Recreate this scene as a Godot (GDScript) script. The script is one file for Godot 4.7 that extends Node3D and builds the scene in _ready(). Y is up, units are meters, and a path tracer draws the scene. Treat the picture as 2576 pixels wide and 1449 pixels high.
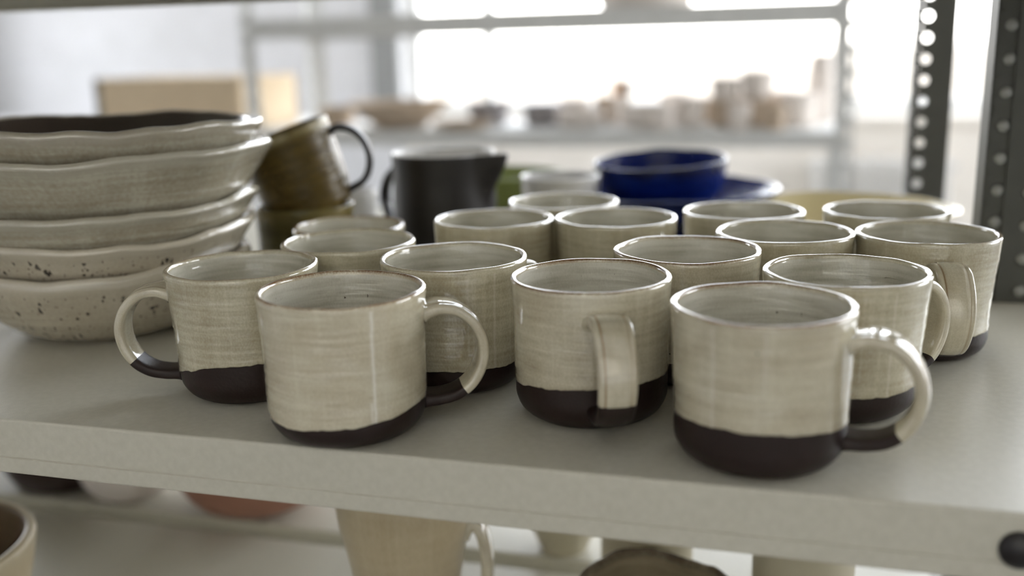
extends Node3D
# Handmade mugs and bowls drying on a painted steel shelf in a pottery studio, back-lit by large windows.
# Axes: x runs along the shelf's front edge, z towards the photographer, y = 0 is the top of the middle shelf board.

const SHELF_FRONT := -0.4195
const FLOOR_Y := -0.87
var M := {}            # materials
var taken := {}        # names in use at top level

# ---------------------------------------------------------------- tagging helpers

func numbered(called: String) -> String:
	var n: int = taken.get(called, 0)
	taken[called] = n + 1
	return called if n == 0 else "%s_%03d" % [called, n]

func tag(o: Node3D, label: String, category: String, group := "") -> Node3D:
	o.set_meta("label", label)
	o.set_meta("category", category)
	if group != "":
		o.set_meta("group", group)
	return o

func thing(called: String, label: String, category: String, at := Vector3.ZERO, turn := 0.0, group := "") -> Node3D:
	var o := Node3D.new()
	o.name = numbered(called)
	add_child(o)
	o.position = at
	o.rotation.y = turn
	return tag(o, label, category, group)

func structure(called: String, label: String, category: String, at := Vector3.ZERO) -> Node3D:
	var o := thing(called, label, category, at)
	o.set_meta("kind", "structure")
	return o

func part(called: String, mesh: Mesh, mat: Material, parent: Node, at := Vector3.ZERO) -> MeshInstance3D:
	var o := MeshInstance3D.new()
	o.name = called
	o.mesh = mesh
	o.material_override = mat
	o.position = at
	o.cast_shadow = GeometryInstance3D.SHADOW_CASTING_SETTING_ON
	parent.add_child(o, true)
	return o

# ---------------------------------------------------------------- mesh helpers

func grid_into(st: SurfaceTool, rows: Array, uvs: Array) -> void:
	# rows: PackedVector3Arrays of equal length; front faces are those seen with rows running up and columns running to the left
	var base := 0
	var n: int = rows[0].size()
	for i in rows.size():
		var r: PackedVector3Array = rows[i]
		var u: PackedVector2Array = uvs[i]
		for j in n:
			st.set_uv(u[j])
			st.add_vertex(r[j])
	for i in rows.size() - 1:
		for j in n - 1:
			var a := base + i * n + j
			st.add_index(a)
			st.add_index(a + 1)
			st.add_index(a + n + 1)
			st.add_index(a)
			st.add_index(a + n + 1)
			st.add_index(a + n)

func grid_mesh(rows: Array, uvs: Array) -> ArrayMesh:
	var st := SurfaceTool.new()
	st.begin(Mesh.PRIMITIVE_TRIANGLES)
	st.set_smooth_group(0)
	grid_into(st, rows, uvs)
	st.generate_normals()
	return st.commit()

func lathe(profile: Array, segs := 64, wob = null) -> ArrayMesh:
	# profile: Vector2(radius, height) from the underside up the outside, over the rim and down inside; wob(angle, r, y) returns the moved (r, y)
	var rows := []
	var uvs := []
	var total := 0.0
	for i in range(1, profile.size()):
		total += (profile[i] - profile[i - 1]).length()
	var along := 0.0
	for i in profile.size():
		if i > 0:
			along += (profile[i] - profile[i - 1]).length()
		var row := PackedVector3Array()
		var uv := PackedVector2Array()
		for j in segs + 1:
			var a := TAU * float(j % segs) / segs
			var p: Vector2 = profile[i]
			if wob != null:
				p = wob.call(a, p.x, p.y)
			row.append(Vector3(p.x * cos(a), p.y, p.x * sin(a)))
			uv.append(Vector2(float(j) / segs, along / total))
		rows.append(row)
		uvs.append(uv)
	return grid_mesh(rows, uvs)

func curve(points: Array, per := 5) -> Array:
	# Catmull-Rom through Vector2 points
	var out := []
	for i in points.size() - 1:
		var a: Vector2 = points[maxi(i - 1, 0)]
		var b: Vector2 = points[i]
		var c: Vector2 = points[i + 1]
		var d: Vector2 = points[mini(i + 2, points.size() - 1)]
		for k in per:
			out.append(b.cubic_interpolate(c, a, d, float(k) / per))
	out.append(points[-1])
	return out

func vessel_profile(outside: Array, t: float, floor_t: float, per := 5) -> Array:
	# outside: Vector2 points from the foot's edge up to just below the rim; the wall is t thick
	var o := curve(outside, per)
	var prof := [Vector2(0.0, 0.0012), Vector2(o[0].x * 0.86, 0.001), Vector2(o[0].x * 0.93, 0.0)]
	prof.append_array(o)
	var top: Vector2 = o[-1]
	for k in range(1, 8):
		var a := PI * k / 8.0
		prof.append(Vector2(top.x - t * 0.5 + t * 0.5 * cos(a), top.y + t * 0.5 * sin(a)))
	for i in range(o.size() - 1, -1, -1):
		if o[i].y > floor_t + 0.004:
			prof.append(Vector2(maxf(o[i].x - t, 0.004), o[i].y))
	var last: Vector2 = prof[-1]
	prof.append(Vector2(last.x * 0.93, floor_t + 0.0015))
	prof.append(Vector2(last.x * 0.8, floor_t))
	prof.append(Vector2(0.0, floor_t))
	return prof

func box_into(st: SurfaceTool, lo: Vector3, hi: Vector3, b := 0.0) -> void:
	# a box with chamfered edges of width b, faceted
	st.set_smooth_group(-1)
	var c := (lo + hi) * 0.5
	var h := (hi - lo) * 0.5
	b = minf(b, minf(h.x, minf(h.y, h.z)) * 0.9)
	for ax in 3:
		for s in [-1.0, 1.0]:
			var n := Vector3.ZERO
			n[ax] = s
			var u := Vector3.ZERO
			u[(ax + 1) % 3] = 1.0
			var v := n.cross(u)
			var e := func(d: Vector3) -> float: return absf(d.dot(h))
			var hn: float = e.call(n)
			var hu: float = e.call(u) - b
			var hv: float = e.call(v) - b
			quad(st, c + n * hn - u * hu - v * hv, c + n * hn - u * hu + v * hv, c + n * hn + u * hu + v * hv, c + n * hn + u * hu - v * hv, n)
	if b <= 0.0:
		return
	for ax in 3:
		for s1 in [-1.0, 1.0]:
			for s2 in [-1.0, 1.0]:
				var p := (ax + 1) % 3
				var q := (ax + 2) % 3
				var a := Vector3.ZERO
				a[p] = s1 * h[p]
				a[q] = s2 * (h[q] - b)
				var d := Vector3.ZERO
				d[p] = s1 * (h[p] - b)
				d[q] = s2 * h[q]
				var along := Vector3.ZERO
				along[ax] = h[ax] - b
				var n := Vector3.ZERO
				n[p] = s1
				n[q] = s2
				quad(st, c + a - along, c + a + along, c + d + along, c + d - along, n)
	for sx in [-1.0, 1.0]:
		for sy in [-1.0, 1.0]:
			for sz in [-1.0, 1.0]:
				var sg := Vector3(sx, sy, sz)
				tri(st, c + sg * Vector3(h.x, h.y - b, h.z - b), c + sg * Vector3(h.x - b, h.y, h.z - b), c + sg * Vector3(h.x - b, h.y - b, h.z), sg)

func tri(st: SurfaceTool, a: Vector3, b: Vector3, c: Vector3, n: Vector3) -> void:
	if (a - c).cross(a - b).dot(n) < 0.0:
		var t := b
		b = c
		c = t
	for p in [a, b, c]:
		st.set_uv(Vector2(p.x + p.z, p.y))
		st.add_vertex(p)

func quad(st: SurfaceTool, a: Vector3, b: Vector3, c: Vector3, d: Vector3, n: Vector3) -> void:
	tri(st, a, b, c, n)
	tri(st, a, c, d, n)

func box_mesh(lo: Vector3, hi: Vector3, b := 0.002) -> ArrayMesh:
	var st := SurfaceTool.new()
	st.begin(Mesh.PRIMITIVE_TRIANGLES)
	box_into(st, lo, hi, b)
	st.generate_normals()
	return st.commit()

func boxes_mesh(list: Array, b := 0.002) -> ArrayMesh:
	var st := SurfaceTool.new()
	st.begin(Mesh.PRIMITIVE_TRIANGLES)
	for i in range(0, list.size(), 2):
		box_into(st, list[i], list[i + 1], b)
	st.generate_normals()
	return st.commit()

func extrude_x(outline: Array, x0: float, x1: float) -> ArrayMesh:
	# outline: closed loop of Vector2(z, y), extruded along x and capped
	var st := SurfaceTool.new()
	st.begin(Mesh.PRIMITIVE_TRIANGLES)
	st.set_smooth_group(-1)
	var pts := PackedVector2Array(outline)
	if Geometry2D.is_polygon_clockwise(pts):
		pts.reverse()
	var n := pts.size()
	for i in n:
		var a := pts[i]
		var b := pts[(i + 1) % n]
		var e := b - a
		var nn := Vector3(0, -e.x, e.y)
		quad(st, Vector3(x0, a.y, a.x), Vector3(x1, a.y, a.x), Vector3(x1, b.y, b.x), Vector3(x0, b.y, b.x), nn)
	var idx := Geometry2D.triangulate_polygon(pts)
	for k in range(0, idx.size(), 3):
		for s in [[x0, -1.0], [x1, 1.0]]:
			tri(st, Vector3(s[0], pts[idx[k]].y, pts[idx[k]].x), Vector3(s[0], pts[idx[k + 1]].y, pts[idx[k + 1]].x), Vector3(s[0], pts[idx[k + 2]].y, pts[idx[k + 2]].x), Vector3(s[1], 0, 0))
	st.generate_normals()
	return st.commit()

func plate_with_holes(along: Vector3, width_dir: Vector3, out: Vector3, width: float, hole_at: float, hole_r: float, pitch: float, count: int, t: float, slot := 0.0) -> ArrayMesh:
	# a strip of steel that runs along «along» from the origin, with one round (or slotted) hole per pitch, really cut through
	var st := SurfaceTool.new()
	st.begin(Mesh.PRIMITIVE_TRIANGLES)
	st.set_smooth_group(-1)
	var segs := 16
	var P := func(w: float, y: float, d: float) -> Vector3: return width_dir * w + along * y + out * d
	for k in count:
		var y0 := k * pitch
		var yc := y0 + pitch * 0.5
		var lo := maxf(hole_at - pitch * 0.5, 0.0)
		var hi := minf(hole_at + pitch * 0.5, width)
		for side in [0.0, 1.0]:
			var n: Vector3 = out * (1.0 if side > 0.5 else -1.0)
			var d: float = t * side
			if lo > 0.0:
				quad(st, P.call(0.0, y0, d), P.call(lo, y0, d), P.call(lo, y0 + pitch, d), P.call(0.0, y0 + pitch, d), n)
			if hi < width:
				quad(st, P.call(hi, y0, d), P.call(width, y0, d), P.call(width, y0 + pitch, d), P.call(hi, y0 + pitch, d), n)
			for s in segs:
				var a0 := TAU * s / segs
				var a1 := TAU * (s + 1) / segs
				var e0 := rim_point(a0, hole_at, yc, lo, hi, y0, y0 + pitch)
				var e1 := rim_point(a1, hole_at, yc, lo, hi, y0, y0 + pitch)
				var h0 := Vector2(hole_at + hole_r * cos(a0), yc + hole_r * sin(a0) + signf(roundf(sin(a0) * 1000.0)) * slot)
				var h1 := Vector2(hole_at + hole_r * cos(a1), yc + hole_r * sin(a1) + signf(roundf(sin(a1) * 1000.0)) * slot)
				quad(st, P.call(h0.x, h0.y, d), P.call(e0.x, e0.y, d), P.call(e1.x, e1.y, d), P.call(h1.x, h1.y, d), n)
				if side < 0.5:
					var inward: Vector3 = P.call(hole_at, yc, 0.0) - P.call((h0.x + h1.x) * 0.5, (h0.y + h1.y) * 0.5, 0.0)
					quad(st, P.call(h0.x, h0.y, 0.0), P.call(h1.x, h1.y, 0.0), P.call(h1.x, h1.y, t), P.call(h0.x, h0.y, t), inward)
	var top := count * pitch
	quad(st, P.call(0.0, 0.0, 0.0), P.call(0.0, 0.0, t), P.call(0.0, top, t), P.call(0.0, top, 0.0), -width_dir)
	quad(st, P.call(width, 0.0, 0.0), P.call(width, 0.0, t), P.call(width, top, t), P.call(width, top, 0.0), width_dir)
	quad(st, P.call(0.0, top, 0.0), P.call(0.0, top, t), P.call(width, top, t), P.call(width, top, 0.0), along)
	st.generate_normals()
	return st.commit()

func rim_point(a: float, cx: float, cy: float, lo: float, hi: float, y0: float, y1: float) -> Vector2:
	# where a ray from the hole's middle meets its cell's edge
	var dx := cos(a)
	var dy := sin(a)
	var k := 1e9
	if absf(dx) > 1e-6:
		k = minf(k, ((hi - cx) if dx > 0.0 else (lo - cx)) / dx)
	if absf(dy) > 1e-6:
		k = minf(k, ((y1 - cy) if dy > 0.0 else (y0 - cy)) / dy)
	return Vector2(cx + dx * k, cy + dy * k)

# ---------------------------------------------------------------- materials

func plain(color: Color, rough := 0.6, spec := 0.5) -> StandardMaterial3D:
	var m := StandardMaterial3D.new()
	m.albedo_color = color
	m.roughness = rough
	m.metallic_specular = spec
	return m

func noise(freq: float, sd: int, octaves := 3) -> FastNoiseLite:
	var n := FastNoiseLite.new()
	n.seed = sd
	n.noise_type = FastNoiseLite.TYPE_SIMPLEX_SMOOTH
	n.frequency = freq
	n.fractal_octaves = octaves
	return n

func put(d: PackedByteArray, at: int, c: Color) -> void:
	d[at] = int(clampf(c.r, 0, 1) * 255.0)
	d[at + 1] = int(clampf(c.g, 0, 1) * 255.0)
	d[at + 2] = int(clampf(c.b, 0, 1) * 255.0)

func glaze_texture(w: int, h: int, sd: int, light: Color, dark: Color, inside: Color, rim0: float, rim1: float, edge: Color, streak := 1.0, lip_width := 0.42, runs := []) -> ImageTexture:
	# rows run from the foot up the outside (to rim0), over the rim (to rim1) and down inside: throwing rings, runs and a thin break in the glaze at the lip
	var ring := noise(1.0, sd, 3)
	var cloud := noise(1.0, sd + 7, 3)
	var fleck := noise(1.0, sd + 13, 2)
	var d := PackedByteArray()
	d.resize(w * h * 3)
	for y in h:
		var v := float(y) / h
		for x in w:
			var a := TAU * x / w
			var cx := cos(a)
			var cz := sin(a)
			var s := ring.get_noise_3d(cx * 0.7, v * 48.0, cz * 0.7)
			var c := cloud.get_noise_3d(cx * 1.3, v * 5.0, cz * 1.3)
			var f := fleck.get_noise_3d(cx * 34.0, v * 85.0, cz * 34.0)
			var run := cloud.get_noise_3d(cx * 9.0, v * 1.3 + 20.0, cz * 9.0)
			var t := clampf(0.30 + streak * 0.27 * s + 0.34 * c + 0.24 * f - 0.3 * maxf(run - 0.1, 0.0), 0.0, 1.0)
			var col: Color
			if v < rim1:
				col = light.lerp(dark, t)
			else:
				col = inside.lerp(inside * Color(0.84, 0.83, 0.8), clampf(0.3 + 0.6 * s + 0.4 * c + 0.2 * f, 0.0, 1.0))
			var mid := (rim0 + rim1) * 0.5
			var at_lip := exp(-pow((v - mid) / ((rim1 - rim0) * lip_width), 2.0))
			for q in runs:
				if v > q.y and v < q.z:
					var away := absf(float(x) / w - q.x - 0.0012 * ring.get_noise_2d(v * 22.0, q.x * 90.0))
					if away < 0.02:
						col = col.lerp(Color(0.93, 0.92, 0.89), q.w * exp(-pow(away / 0.0030, 2.0)))
			col = col.lerp(edge, clampf(at_lip * (0.75 + 0.9 * c + 0.5 * f), 0.0, 0.95))
			put(d, (y * w + x) * 3, col)
	return ImageTexture.create_from_image(Image.create_from_data(w, h, false, Image.FORMAT_RGB8, d))

func ring_normal(sd: int, fine: float, strength: float) -> ImageTexture:
	var n := noise(1.0, sd, 3)
	var w := 512
	var h := 512
	var im := Image.create(w, h, false, Image.FORMAT_RF)
	for y in h:
		for x in w:
			var a := TAU * x / w
			im.set_pixel(x, y, Color(0.5 + 0.5 * n.get_noise_3d(cos(a) * 0.8, y / float(h) * fine, sin(a) * 0.8) + 0.06 * n.get_noise_3d(cos(a) * 30.0, y / float(h) * 60.0, sin(a) * 30.0), 0, 0))
	im.convert(Image.FORMAT_RGBA8)
	im.bump_map_to_normal_map(strength)
	return ImageTexture.create_from_image(im)

func speckle_onto(t: ImageTexture, sd: int, count: int, v0: float, v1: float, most: float) -> ImageTexture:
	var im := t.get_image()
	var rng := RandomNumberGenerator.new()
	rng.seed = sd
	var w := im.get_width()
	var h := im.get_height()
	for k in count:
		var x := rng.randf() * w
		var y := lerpf(v0, v1, rng.randf()) * h
		var r := most * (0.16 + 0.84 * pow(rng.randf(), 5.0))
		var st := rng.randf_range(0.7, 1.4)
		var ink := Color(0.09, 0.08, 0.07).lerp(Color(0.3, 0.25, 0.2), rng.randf() * 0.7)
		for yy in range(int(y - r * 1.6) - 1, int(y + r * 1.6) + 2):
			for xx in range(int(x - r * 1.6) - 1, int(x + r * 1.6) + 2):
				if yy < 0 or yy >= h:
					continue
				var q := Vector2((xx - x) * st, (yy - y) / st)
				var rr := r * (1.0 + 0.25 * sin(q.angle() * 3.0 + k))
				var cover := clampf(rr - q.length() + 0.5, 0.0, 1.0)
				if cover > 0.0:
					var px := posmod(xx, w)
					im.set_pixel(px, yy, im.get_pixel(px, yy).lerp(ink, cover))
	return ImageTexture.create_from_image(im)

func handle_texture(t: ImageTexture, brown: Color) -> ImageTexture:
	# glaze pooled brown along the two grooves of the strap
	var im := t.get_image()
	for x in im.get_width():
		var u := float(x) / im.get_width()
		var k := 0.75 * exp(-pow((u - 0.178) / 0.010, 2.0)) + 0.3 * exp(-pow((u - 0.322) / 0.010, 2.0))
		if k > 0.02:
			for y in im.get_height():
				im.set_pixel(x, y, im.get_pixel(x, y).lerp(brown.lerp(Color(0.5, 0.42, 0.28), 0.4), k))
	return ImageTexture.create_from_image(im)

func glazed(tex: Texture2D, normal: Texture2D, rough := 0.11, depth := 0.22) -> StandardMaterial3D:
	var m := StandardMaterial3D.new()
	m.albedo_texture = tex
	m.roughness = rough
	m.metallic_specular = 0.66
	m.clearcoat_enabled = true
	m.clearcoat = 0.6
	m.clearcoat_roughness = 0.04
	if normal:
		m.normal_enabled = true
		m.normal_texture = normal
		m.normal_scale = depth
	return m

func noise_tex(freq: float, sd: int, octaves: int, bump := 0.0, lo := Color(0, 0, 0), hi := Color(1, 1, 1), side := 512) -> NoiseTexture2D:
	var t := NoiseTexture2D.new()
	t.width = side
	t.height = side
	t.seamless = true
	t.noise = noise(freq, sd, octaves)
	if bump > 0.0:
		t.as_normal_map = true
		t.bump_strength = bump
	else:
		var g := Gradient.new()
		g.set_color(0, lo)
		g.set_color(1, hi)
		t.color_ramp = g
	return t

func painted(color: Color, rough: float, bump: float, tile: float, sd: int) -> StandardMaterial3D:
	# sprayed paint: a faint orange peel and slightly uneven tone
	var m := StandardMaterial3D.new()
	m.albedo_color = Color.WHITE
	m.albedo_texture = noise_tex(0.012, sd, 4, 0.0, color * Color(0.975, 0.975, 0.97), color * Color(1.02, 1.02, 1.02))
	m.roughness = rough
	m.metallic_specular = 0.4
	m.uv1_triplanar = true
	m.uv1_world_triplanar = true
	m.uv1_scale = Vector3.ONE * tile
	if bump > 0.0:
		m.normal_enabled = true
		m.normal_texture = noise_tex(0.09, sd + 1, 2, bump)
		m.normal_scale = 0.16
	return m

func make_materials() -> void:
	var cream := Color(0.805, 0.78, 0.69)
	var tan_ := Color(0.63, 0.575, 0.48)
	var inner := Color(0.815, 0.80, 0.745)
	var lip := Color(0.44, 0.31, 0.20)
	var rings := ring_normal(3, 30.0, 5.0)
	M.rings = rings
	M.mug_a = glazed(speckle_onto(glaze_texture(1024, 512, 11, cream, tan_, inner, 0.485, 0.525, lip, 1.0, 0.25, [Vector4(0.31, 0.12, 0.47, 0.35), Vector4(0.22, 0.3, 0.47, 0.25)]), 4, 90, 0.05, 0.99, 1.5), rings)
	M.mug_c = glazed(speckle_onto(glaze_texture(1024, 512, 17, cream * Color(1.03, 1.03, 1.03), tan_ * Color(1.06, 1.06, 1.06), inner, 0.485, 0.525, lip, 0.9, 0.25, [Vector4(0.2, 0.12, 0.475, 0.75), Vector4(0.207, 0.09, 0.2, 0.5)]), 4, 60, 0.05, 0.99, 1.5), rings)
	M.mug_b = glazed(glaze_texture(1024, 512, 29, cream * Color(0.97, 0.97, 0.96), tan_ * Color(0.93, 0.93, 0.9), inner * Color(0.97, 0.97, 0.96), 0.485, 0.525, Color(0.60, 0.52, 0.42), 1.0, 0.13, [Vector4(0.28, 0.1, 0.47, 0.3), Vector4(0.34, 0.2, 0.47, 0.2)]), rings)
	M.handle = glazed(handle_texture(glaze_texture(256, 256, 5, cream, tan_, cream, 1.2, 1.3, lip, 0.4), lip), null)
	M.clay = painted(Color(0.155, 0.112, 0.10), 0.42, 3.0, 9.0, 51)
	M.bowl_plain = glazed(glaze_texture(1024, 512, 41, Color(0.72, 0.70, 0.63), Color(0.54, 0.49, 0.41), Color(0.6, 0.58, 0.52), 0.47, 0.52, Color(0.70, 0.68, 0.62), 1.5), rings, 0.13, 0.35)
	M.bowl_brown = glazed(glaze_texture(1024, 512, 43, Color(0.72, 0.70, 0.63), Color(0.54, 0.49, 0.41), Color(0.20, 0.155, 0.135), 0.47, 0.52, Color(0.66, 0.63, 0.57), 1.5), rings, 0.13, 0.35)
	M.bowl_specked = glazed(speckle_onto(glaze_texture(2048, 512, 47, Color(0.76, 0.725, 0.65), Color(0.64, 0.595, 0.51), Color(0.7, 0.67, 0.6), 0.47, 0.52, Color(0.76, 0.73, 0.66), 0.5), 8, 1500, 0.05, 0.47, 5.6), rings, 0.14, 0.3)
	M.olive = glazed(glaze_texture(512, 256, 61, Color(0.37, 0.305, 0.13), Color(0.20, 0.155, 0.065), Color(0.5, 0.44, 0.3), 0.47, 0.53, Color(0.62, 0.58, 0.45)), ring_normal(9, 60.0, 6.0), 0.3, 0.5)
	M.olive_dark = glazed(glaze_texture(512, 256, 67, Color(0.33, 0.31, 0.17), Color(0.15, 0.13, 0.08), Color(0.4, 0.36, 0.22), 0.44, 0.53, Color(0.45, 0.40, 0.24)), rings, 0.2, 0.4)
	M.black = plain(Color(0.105, 0.09, 0.09), 0.45)
	M.black_gloss = plain(Color(0.09, 0.08, 0.085), 0.12)
	M.white_glaze = plain(Color(0.80, 0.79, 0.77), 0.2)
	M.blue = glazed(glaze_texture(512, 256, 71, Color(0.06, 0.16, 0.46), Color(0.02, 0.04, 0.17), Color(0.04, 0.12, 0.40), 0.45, 0.52, Color(0.05, 0.07, 0.17)), rings, 0.1, 0.3)
	M.yellow = plain(Color(0.80, 0.74, 0.55), 0.25)
	M.green = plain(Color(0.50, 0.54, 0.28), 0.3)
	M.terracotta = painted(Color(0.60, 0.44, 0.365), 0.6, 2.0, 6.0, 81)
	M.brown = plain(Color(0.17, 0.10, 0.085), 0.4)
	M.bisque = painted(Color(0.90, 0.865, 0.835), 0.75, 2.0, 6.0, 83)
	M.bisque_tan = painted(Color(0.76, 0.69, 0.61), 0.75, 2.0, 6.0, 85)
	M.bisque_grey = painted(Color(0.62, 0.60, 0.60), 0.7, 2.0, 6.0, 87)
	M.stone = painted(Color(0.71, 0.68, 0.59), 0.5, 2.0, 6.0, 89)
	M.cream_glaze = glazed(glaze_texture(512, 256, 91, Color(0.74, 0.69, 0.58), Color(0.64, 0.57, 0.45), Color(0.42, 0.36, 0.29), 0.47, 0.53, Color(0.76, 0.72, 0.62), 0.6), null, 0.28)
	M.taupe = glazed(glaze_texture(512, 256, 93, Color(0.60, 0.56, 0.47), Color(0.50, 0.46, 0.38), Color(0.64, 0.59, 0.49), 0.46, 0.53, Color(0.24, 0.19, 0.15), 0.8), rings, 0.25, 0.3)
	for k in ["olive", "olive_dark", "blue", "taupe", "cream_glaze"]:
		M[k].clearcoat_enabled = false
		M[k].metallic_specular = 0.4
	M.blue.roughness = 0.2
	M.orange = plain(Color(0.80, 0.58, 0.32), 0.5)
	M.shelf = painted(Color(0.775, 0.76, 0.705), 0.36, 4.0, 26.0, 21)
	M.post = painted(Color(0.32, 0.32, 0.30), 0.5, 2.0, 7.0, 23)
	M.rack = painted(Color(0.84, 0.84, 0.83), 0.85, 0.0, 3.0, 25)
	M.stud = plain(Color(0.55, 0.55, 0.53), 0.25, 0.8)
	M.bolt = plain(Color(0.10, 0.085, 0.085), 0.35)
	M.wall = painted(Color(0.90, 0.90, 0.91), 0.85, 0.0, 0.7, 31)
	M.sill = painted(Color(0.97, 0.945, 0.91), 0.8, 0.0, 0.7, 33)
	M.floor = painted(Color(0.56, 0.55, 0.53), 0.6, 0.0, 0.5, 35)
	M.frame = plain(Color(0.88, 0.88, 0.87), 0.5)
	M.casing = plain(Color(0.60, 0.605, 0.60), 0.6)
	M.radiator = plain(Color(0.86, 0.85, 0.83), 0.4)
	M.card = painted(Color(0.86, 0.78, 0.66), 0.8, 0.0, 2.0, 37)
	M.tape = plain(Color(0.50, 0.47, 0.41), 0.7)
	M.blind = plain(Color(0.72, 0.71, 0.69), 0.9, 0.1)
	M.blind.backlight_enabled = true
	M.blind.backlight = Color(1.0, 0.99, 0.96)
	var glass := plain(Color(1, 1, 1, 0.03), 0.02)
	glass.transparency = BaseMaterial3D.TRANSPARENCY_ALPHA
	M.glass = glass

# ---------------------------------------------------------------- camera, light, room

func set_view() -> void:
	var cam := Camera3D.new()
	cam.name = "camera"
	add_child(cam)
	cam.position = Vector3(0, 0.19196, 0)
	cam.rotation_degrees = Vector3(-13.542, 16.1, -1.405)
	cam.near = 0.02
	cam.far = 60.0
	var lens := CameraAttributesPhysical.new()
	lens.frustum_focal_length = 60.48
	lens.frustum_near = 0.02
	lens.frustum_far = 60.0
	lens.frustum_focus_distance = 0.555
	lens.exposure_aperture = 5.0
	cam.attributes = lens
	cam.fov = 32.27
	cam.current = true
	var we := WorldEnvironment.new()
	we.name = "environment"
	var e := Environment.new()
	e.background_mode = Environment.BG_SKY
	var sm := ProceduralSkyMaterial.new()
	sm.sky_top_color = Color(0.93, 0.96, 1.0)
	sm.sky_horizon_color = Color(1.0, 0.99, 0.97)
	sm.ground_horizon_color = Color(0.88, 0.86, 0.83)
	sm.ground_bottom_color = Color(0.70, 0.68, 0.65)
	sm.sky_energy_multiplier = 2.8
	sm.ground_energy_multiplier = 1.7
	var sky := Sky.new()
	sky.sky_material = sm
	e.sky = sky
	e.tonemap_mode = Environment.TONE_MAPPER_LINEAR
	e.tonemap_exposure = 1.14
	e.sdfgi_enabled = true
	e.ssao_enabled = true
	e.ssil_enabled = true
	we.environment = e
	add_child(we)

func window(called: String, label: String, x0: float, x1: float, y0: float, y1: float, splits: Array, at: Vector3, turn: float) -> void:
	# frame in its own axes: x across, y up, z = 0 the wall's inner face, the wall reaching back to z = -0.2
	var w := structure(called, label, "window", at)
	w.rotation.y = turn
	var f := 0.05
	part("window_frame", boxes_mesh([Vector3(x0, y0, -0.12), Vector3(x0 + f, y1, -0.06), Vector3(x1 - f, y0, -0.12), Vector3(x1, y1, -0.06), Vector3(x0 + f, y1 - f, -0.12), Vector3(x1 - f, y1, -0.06), Vector3(x0 + f, y0, -0.12), Vector3(x1 - f, y0 + f, -0.06)]), M.frame, w)
	var edges := [x0 + f]
	for s in splits:
		part("mullion", box_mesh(Vector3(s - 0.02, y0 + f, -0.115), Vector3(s + 0.02, y1 - f, -0.065)), M.frame, w)
		edges.append(s)
	edges.append(x1 - f)
	for i in edges.size() - 1:
		part("pane", box_mesh(Vector3(edges[i] + 0.018, y0 + f - 0.002, -0.093), Vector3(edges[i + 1] - 0.018, y1 - f + 0.002, -0.089), 0.0), M.glass, w)
	part("sill", box_mesh(Vector3(x0 - 0.04, y0 - 0.03, -0.19), Vector3(x1 + 0.04, y0, 0.03), 0.004), M.sill, w)

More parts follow.
